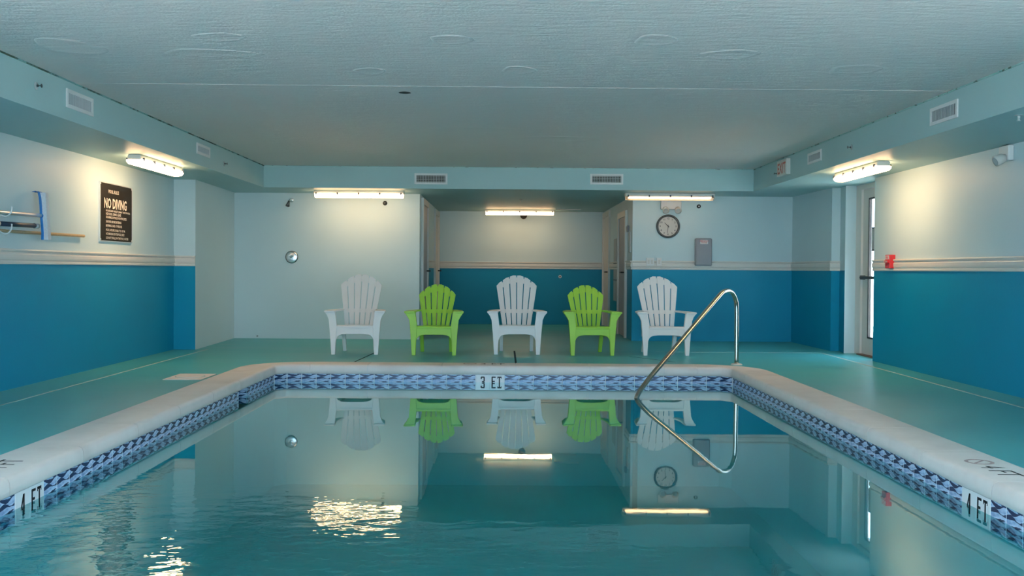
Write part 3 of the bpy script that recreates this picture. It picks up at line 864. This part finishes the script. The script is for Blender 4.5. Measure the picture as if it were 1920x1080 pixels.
# ================================================================== VENTS
def vent(loc, rz, w, h, label, vertical=True, n=9, m=0):
    """front faces local -Y"""
    root = empty('air_vent', loc, rz); tag(root, label, 'vent', 'air vents in the beams')
    t = .028
    b = B()
    for x0, x1, z0, z1 in ((-w / 2, -w / 2 + t, -h / 2, h / 2), (w / 2 - t, w / 2, -h / 2, h / 2), (-w / 2 + t, w / 2 - t, h / 2 - t, h / 2), (-w / 2 + t, w / 2 - t, -h / 2, -h / 2 + t)):
        box(b, x0, x1, -.012, 0, z0, z1)
    obj('frame', b, 'white', root, bevel=.003)
    obj('backing', bx(-w / 2 + t, w / 2 - t, -.002, 0, -h / 2 + t, h / 2 - t), 'dark', root)
    iw = w - 2 * t; ih = h - 2 * t
    sm = bx(-.0035, .0035, -.011, -.002, -ih / 2, ih / 2)
    me = bpy.data.meshes.new('slat'); sm.to_mesh(me); sm.free(); me.materials.append(M['greytape'])
    for i in range(n):
        o = bpy.data.objects.new('slat', me); o.parent = root; o.location = (-iw / 2 + iw * (i + .5) / n, 0, 0); o.rotation_euler.z = 0.6 if m == 0 else 0; COL.objects.link(o)
    if m:
        sm = bx(-iw / 2, iw / 2, -.0085, -.0025, -.0022, .0022)
        me2 = bpy.data.meshes.new('slat'); sm.to_mesh(me2); sm.free(); me2.materials.append(M['ivory'])
        for i in range(m):
            o = bpy.data.objects.new('slat', me2); o.parent = root; o.location = (0, 0, -ih / 2 + ih * (i + .5) / m); COL.objects.link(o)
vent((-3.26, 7.69, 2.285), PI / 2, .48, .14, 'white air vent on the left beam, nearest and largest', n=16)
vent((-3.26, 10.83, 2.295), PI / 2, .47, .115, 'small white air vent on the left beam past the lamp', n=16)
vent((3.405, 7.70, 2.268), -PI / 2, .48, .14, 'white air vent on the right beam, nearest and largest', n=16)
vent((3.405, 10.90, 2.288), -PI / 2, .47, .125, 'small white air vent on the right beam beside the exit sign', n=16)
vent((-0.992, 13.566, 2.255), 0, .45, .15, 'white grille on the back beam, the left one', n=18, m=4)
vent((1.398, 13.566, 2.27), 0, .45, .145, 'white grille on the back beam, the right one', n=18, m=4)

# ================================================================== SMALL WALL THINGS
# rules sign on the left wall
sg = empty('rules_sign', (XL, 10.60, 1.595)); tag(sg, 'black pool rules sign reading NO DIVING on left wall', 'sign')
cz = .02
pl8 = [(-.43 + cz, -.30), (.43 - cz, -.30), (.43, -.30 + cz), (.43, .30 - cz), (.43 - cz, .30), (-.43 + cz, .30), (-.43, .30 - cz), (-.43, -.30 + cz)]
o = obj('sign_panel', pr([(y, z) for y, z in pl8], 'x', .004, .014), 'signblack', sg)
b = B()
for y0, y1, z0, z1 in ((-.435, .435, .296, .306), (-.435, .435, -.306, -.296), (-.438, -.428, -.296, .296), (.428, .438, -.296, .296)): box(b, .0, .016, y0, y1, z0, z1)
obj('sign_border', b, 'chrome', sg)
for yy in (-.425, .425):
    for zz in (-.285, .285): obj('screw', lathe(B(), [(.012, .014), (.008, .019)], (0, yy, zz), 'x', 10), 'chrome', sg)
X_ = XL + 0.0146
place_text(text_mesh('POOL RULES', .036, .001, 1.0, 'CENTER'), 'signwhite', (X_, 10.52, 1.795), R_LEFT, sg)
place_text(text_mesh('NO DIVING', .103, .004, 0.83, 'LEFT'), 'signwhite', (X_, 10.265, 1.64), R_LEFT, sg)
lines = [('NO LIFEGUARD ON DUTY. SWIM AT YOUR OWN RISK', .66), ('NO FOOD, DRINK, GLASS', .40), ('OR ANIMALS IN POOL OR ON POOL DECK', .56), ('SHOWER BEFORE ENTERING', .41), ('BATHING LOAD: 17 PERSONS', .43), ('POOL HOURS: 8 A.M. TO 10 P.M.', .52), ('NO SMOKING ON THE POOL DECK', .50), ('DO NOT SWALLOW THE POOL WATER', .61)]
zs = [1.602, 1.567, 1.532, 1.487, 1.445, 1.400, 1.360, 1.318]
for (s, wd_), z in zip(lines, zs):
    hgt = .020 if z > 1.59 else .025
    m_ = text_mesh(s, hgt, .0006, 1.0, 'LEFT')
    w0 = max(v.co.x for v in m_.vertices)
    m_ = m_.copy(); m_.transform(Matrix.Diagonal((wd_ / w0, 1, 1, 1)))
    place_text(m_, 'signwhite', (X_, 10.315, z), R_LEFT, sg)

# pool brush and poles hung on the left wall
br = empty('pool_brush', (-4.02, 8.73, 1.47)); tag(br, 'blue backed pool brush with white bristles on a metal pole', 'brush')
cv = [(-.055, .207), (-.036, .212), (-.020, .200), (-.010, .16), (-.003, .08), (0, 0), (.008, -.08), (.012, -.15), (.011, -.21)]
poly = [(x - .013, z) for x, z in cv] + [(x + .010, z) for x, z in cv[::-1]]
obj('brush_back', pr(poly, 'y', -.03, .03), 'blue', br, bevel=.003)
poly = [(x + .010, z) for x, z in cv[2:]] + [(.048 - .06 * z, z) for x, z in cv[:1:-1]]
obj('bristles', pr(poly, 'y', -.028, .028), 'bristle', br)
obj('pole', tube(B(), [(0, -.005, 0.0), (0, -.8, -.012), (0, -3.2, -.04)], .016, 12), M['chrome'], br, smooth=True)
obj('socket', tube(B(), [(0, 0.0, 0.0), (0, -.045, -.001)], .019, 12), 'blue', br, smooth=True)
tp_ = empty('telescopic_pole', (-4.03, 8.60, 1.378)); tag(tp_, 'short dark telescopic pole hanging below the brush pole', 'pole')
obj('shaft', tube(B(), [(0, 0, 0), (0, -.62, -.01)], .019, 12), 'navy', tp_, smooth=True)
obj('end_cap', tube(B(), [(0, .055, .0), (0, 0, 0)], .024, 12), 'greytape', tp_, smooth=True)
obj('grip', tube(B(), [(0, -.62, -.01), (0, -3.0, -.04)], .024, 12), 'white', tp_, smooth=True)
wp = obj('wooden_pole', tube(B(), [(-4.085, 9.735, 1.327), (-4.085, 5.8, 1.30)], .014, 10), 'wood', smooth=True); tag(wp, 'bare wooden pole hung lowest on the left wall hooks', 'pole')
for z0, nm_, lb in ((1.475, 'wall_hook', 'white wall hook holding the brush pole'), (1.335, 'wall_hook', 'white wall hook holding the two lower poles')):
    h = obj(nm_, tube(B(), smooth_path([(XL, 8.08, z0 + .03), (-4.06, 8.08, z0 - .03), (-4.01, 8.08, z0 - .045), (-3.975, 8.08, z0 - .01), (-3.97, 8.08, z0 + .035)], 4), .006, 8), 'white', smooth=True)
    tag(h, lb, 'hook')

# shower: head and valve on the pale back wall
sh = empty('wall_shower', (-3.088, YB, 2.0)); tag(sh, 'small chrome shower head high on pale back wall', 'shower')
obj('wall_flange', lathe(B(), [(.032, 0), (.030, -.006), (.012, -.014)], (0, 0, .02), 'y', 16), 'chrome', sh, smooth=True)
obj('arm', tube(B(), smooth_path([(0, 0, .02), (-.005, -.07, .025), (-.015, -.12, -.01)], 4), .010, 10), 'chrome', sh, smooth=True)
obj('spray_head', tube(B(), [(-.015, -.115, -.005), (-.022, -.135, -.04), (-.027, -.155, -.075)], [.014, .02, .03], 14), 'rim', sh, smooth=True)
sv = empty('shower_valve', (-3.085, YB, 1.19)); tag(sv, 'round chrome shower valve on the pale back wall', 'valve')
obj('escutcheon', lathe(B(), [(.088, 0), (.086, -.008), (.070, -.014), (.030, -.018)], (0, 0, 0), 'y', 32), 'chrome', sv, smooth=True)
obj('escutcheon_ring', lathe(B(), [(.092, 0), (.092, -.006), (.085, -.009)], (0, 0, 0), 'y', 32), 'rim', sv)
obj('lever', tube(B(), [(0, -.018, 0), (0, -.06, 0), (.045, -.075, .035)], [.022, .020, .010], 10), 'chrome', sv, smooth=True)
pf = obj('pipe_flange', lathe(B(), [(.034, 0), (.032, -.01), (.02, -.014), (.018, -.04), (.006, -.04)], (-1.73, YB, 1.985), 'y', 18), 'rim', smooth=True); tag(pf, 'small dark pipe flange under the shower wall lamp', 'flange')
hp_ = obj('wall_peg', lathe(B(), [(.008, 0), (.008, -.03), (.004, -.032)], (-3.58, YB, .035), 'y', 8), 'black'); tag(hp_, 'tiny black peg at the foot of the shower wall', 'peg')

# clock
ck = empty('wall_clock', (2.403, YB, 1.68)); tag(ck, 'round wall clock with dark rim and pale dial', 'clock')
obj('rim', lathe(B(), [(.172, 0), (.172, -.030), (.160, -.040), (.144, -.034), (.142, -.012), (.142, 0)], (0, 0, 0), 'y', 48), 'rim', ck, smooth=True)
obj('dial', lathe(B(), [(.145, -.004), (.145, -.012)], (0, 0, 0), 'y', 48), 'dial', ck)
for i in range(1, 13):
    a = PI / 2 - i * PI / 6
    m_ = text_mesh(str(i), .026, .0008, 1.0, 'CENTER')
    place_text(m_, 'print', (2.403 + .115 * math.cos(a), YB - .0126, 1.68 + .115 * math.sin(a) - .013), R_BACK, ck, 'numeral')
def hand(name, ang, L, w):
    a = PI / 2 - ang; d = Vector((math.cos(a), 0, math.sin(a))); n_ = Vector((-d.z, 0, d.x))
    pts_ = [d * -.02 + n_ * w, d * L + n_ * w * .5, d * L - n_ * w * .5, d * -.02 - n_ * w]
    obj(name, pr([(p.x, p.z) for p in pts_], 'y', -.020, -.017), 'print', ck)
hand('hour_hand', 2 * PI * 10.5 / 12, .075, .006); hand('minute_hand', 2 * PI * 31 / 60, .10, .004)
# grey box with label
gb = empty('dispenser_box', (2.915, YB, 1.305)); tag(gb, 'grey plastic wall box with a small red label', 'box')
obj('case', bx(-.122, .122, -.09, 0, -.20, .20), 'greybox', gb, bevel=.018)
obj('lid', bx(-.108, .108, -.097, -.09, -.185, .185), 'greybox', gb, bevel=.006)
lbx = obj('label_plate', bx(-.055, .058, -.0985, -.0965, .115, .178), 'white', gb)
place_text(text_mesh('EMERGENCY', .016, .0006, 1.0, 'CENTER'), 'red', (2.917, YB - .0992, 1.458), R_BACK, gb)
place_text(text_mesh('PHONE', .018, .0006, 1.0, 'CENTER'), 'redpaint', (2.917, YB - .0992, 1.433), R_BACK, gb)
# twin-head emergency light half hidden by the lamp
def emergency(loc, rz, label, w=.30, heads=((-.09, .0), (.09, .0))):
    e_ = empty('emergency_light', loc, rz); tag(e_, label, 'emergency light', 'emergency lights')
    obj('case', bx(-w / 2, w / 2, -.05, 0, -.06, .07), 'white', e_, bevel=.008)
    for hx, hz in heads:
        hd = obj('lamp_head', tube(B(), [(hx, -.04, hz - .05), (hx, -.075, hz - .06), (hx, -.13, hz - .085)], [.025, .042, .048], 16), 'ivory', e_, smooth=True)
        obj('bulb', tube(B(), [(hx, -.131, hz - .0853), (hx, -.134, hz - .087)], .036, 14), 'greytape', hd)
emergency((2.44, YB, 1.985), 0, 'emergency light with two heads hanging above the clock')
emergency((4.30, 8.46, 2.045), -PI / 2, 'emergency light high on the right wall under the beam', .17, ((0.03, .02),))
# sensor
se = empty('round_sensor', (2.849, YB, 1.974)); tag(se, 'small round black sensor right of the emergency light', 'sensor')
obj('sensor_body', lathe(B(), [(.028, 0), (.028, -.025), (.018, -.03)], (0, 0, 0), 'y', 18), 'black', se, smooth=True)
obj('sensor_lens', lathe(B(), [(.012, -.028), (.010, -.034)], (0, 0, 0), 'y', 12), 'white', se)
# switches
for x, n_, lb in ((2.145, 2, 'double light switch plate over the chair rail'), (2.275, 1, 'single light switch plate beside the double one')):
    w_ = .115 if n_ == 2 else .072
    s_ = empty('light_switch', (x, YB, 1.16)); tag(s_, lb, 'switch', 'light switches below the clock')
    obj('plate', bx(-w_ / 2, w_ / 2, -.034, 0, -.058, .058), 'white', s_, bevel=.003)
    for i in range(n_):
        xx = (i - (n_ - 1) / 2) * .048
        obj('rocker', pr([(-.034, -.03), (-.034, .03), (-.042, .03), (-.036, -.03)], 'x', xx - .015, xx + .015), 'ivory', s_)
# exit sign on right beam
ex = empty('exit_sign', (3.405, 12.04, 2.285)); tag(ex, 'exit sign with red letters on the right beam', 'exit sign')
obj('case', bx(-.05, 0, -.21, .20, -.095, .095), 'rail', ex, bevel=.004)
place_text(text_mesh('EXIT', .13, .004, 0.95, 'CENTER'), 'redpaint', (3.405 - .0515, 12.035, 2.22), R_RIGHT, ex)
# fire alarm pull station
fa = empty('fire_alarm', (4.30, 10.95, 1.15)); tag(fa, 'red fire alarm pull station on the right wall chair rail', 'fire alarm')
obj('case', bx(-.065, 0, -.065, .065, -.075, .075), 'red', fa, bevel=.006)
obj('pull_bar', bx(-.085, -.063, -.05, .05, -.015, .012), 'red', fa, bevel=.004)
obj('label_plate', bx(-.0665, -.064, -.05, .05, .025, .065), 'white', fa)
place_text(text_mesh('FIRE', .028, .001, 1.0, 'CENTER'), 'red', (4.30 - .0672, 10.95, 1.181), R_RIGHT, fa)
place_text(text_mesh('PULL DOWN', .016, .0006, 0.9, 'CENTER'), 'signwhite', (4.30 - .0858, 10.95, 1.141), R_RIGHT, fa)
# sprinklers on the beams
def sprinkler(loc, axis, s, label, mat='rim'):
    r = empty('sprinkler_head', loc); tag(r, label, 'sprinkler', 'sprinkler heads')
    ax = Vector((s, 0, 0)) if axis == 'x' else Vector((0, 0, s))
    obj('collar', lathe(B(), [(.028, 0), (.026, s * .004), (.012, s * .007)], (0, 0, 0), axis, 18), 'greytape', r, smooth=True)
    obj('body', tube(B(), [ax * .005, ax * .018], .008, 10), mat, r)
    bb = B(); side = Vector((0, 1, 0))
    for k in (-1, 1): tube(bb, [ax * .017 + side * .006 * k, ax * .027 + side * .011 * k, ax * .038 + side * .003 * k], .0025, 6)
    obj('frame', bb, mat, r)
    obj('deflector', lathe(B(), [(.014, s * .038), (.014, s * .040)], (0, 0, 0), axis, 14), mat, r)
sprinkler((-3.26, 6.98, 2.285), 'x', 1, 'rusty sprinkler head on the left beam nearest the camera')
sprinkler((-3.26, 11.64, 2.238), 'x', 1, 'sprinkler head on the left beam near the back')
sprinkler((3.405, 9.75, 2.254), 'x', -1, 'sprinkler head on the right beam above the lamp')
sprinkler((3.405, 12.4, 2.25), 'x', -1, 'sprinkler head on the right beam behind the exit sign')
sprinkler((3.55, 6.86, ZB), 'z', -1, 'white sprinkler head hanging under the right beam', 'white')
sprinkler((0.261, 15.5, ZB), 'z', -1, 'sprinkler head in the alcove ceiling before its lamp', 'ivory')
# alcove ceiling hatch, dome camera, hose tap
ht = empty('ceiling_hatch', (1.16, 18.2, ZB)); tag(ht, 'flat hatch in the alcove ceiling right of the lamp', 'hatch')
obj('panel', bx(-.2, .2, -.33, .33, -.012, 0), 'beam', ht, bevel=.003)
obj('edge_trim', box(box(B(), -.22, .22, -.35, -.33, -.015, 0), -.22, .22, .33, .35, -.015, 0), 'ivory', ht)
dc = empty('dome_camera', (0.37, 18.45, ZB)); tag(dc, 'black dome camera hanging behind the alcove lamp', 'camera')
obj('mount', lathe(B(), [(.075, 0), (.075, -.07), (.06, -.075)], seg=24), 'black', dc, smooth=True)
obj('dome', lathe(B(), [(.066, -.07), (.064, -.105), (.05, -.135), (.028, -.152), (.004, -.158)], seg=24), 'black', dc, smooth=True)
tp2 = empty('hose_tap', (1.07, YA, .905)); tag(tp2, 'small white round outlet low on the alcove back wall', 'outlet')
obj('ring', lathe(B(), [(.030, 0), (.030, -.010), (.020, -.012)], (0, 0, 0), 'y', 18), 'white', tp2)
obj('hole', lathe(B(), [(.013, -.0121), (.012, -.016)], (0, 0, 0), 'y', 12), 'black', tp2)
# notice strip and plates on the alcove's right wall
st_ = empty('notice_strip', (1.885, 16.68, 1.04)); tag(st_, 'tall narrow pale grey strip on the alcove right wall', 'strip')
obj('board', bx(-.012, 0, -.22, .22, -.52, .52), 'greytape', st_)
for zz in (-.17, .10): obj('bracket', bx(-.016, -.01, -.23, .23, zz - .012, zz + .012), 'rim', st_)
sp = empty('restroom_sign', (1.885, 14.82, 1.44)); tag(sp, 'narrow white sign plate beside the taupe alcove door', 'sign')
obj('plate', bx(-.012, 0, -.06, .10, -.14, .16), 'greytape', sp)
obj('plate_edge', bx(-.014, 0, -.10, -.06, -.14, .16), 'white', sp)
kp = empty('keypad', (1.885, 14.98, 1.66)); tag(kp, 'small dark keypad above the narrow sign plate', 'keypad')
obj('case', bx(-.03, 0, -.06, .06, -.045, .045), 'greybox', kp, bevel=.005)
obj('button_panel', bx(-.033, -.029, -.045, .045, -.03, .03), 'rim', kp)
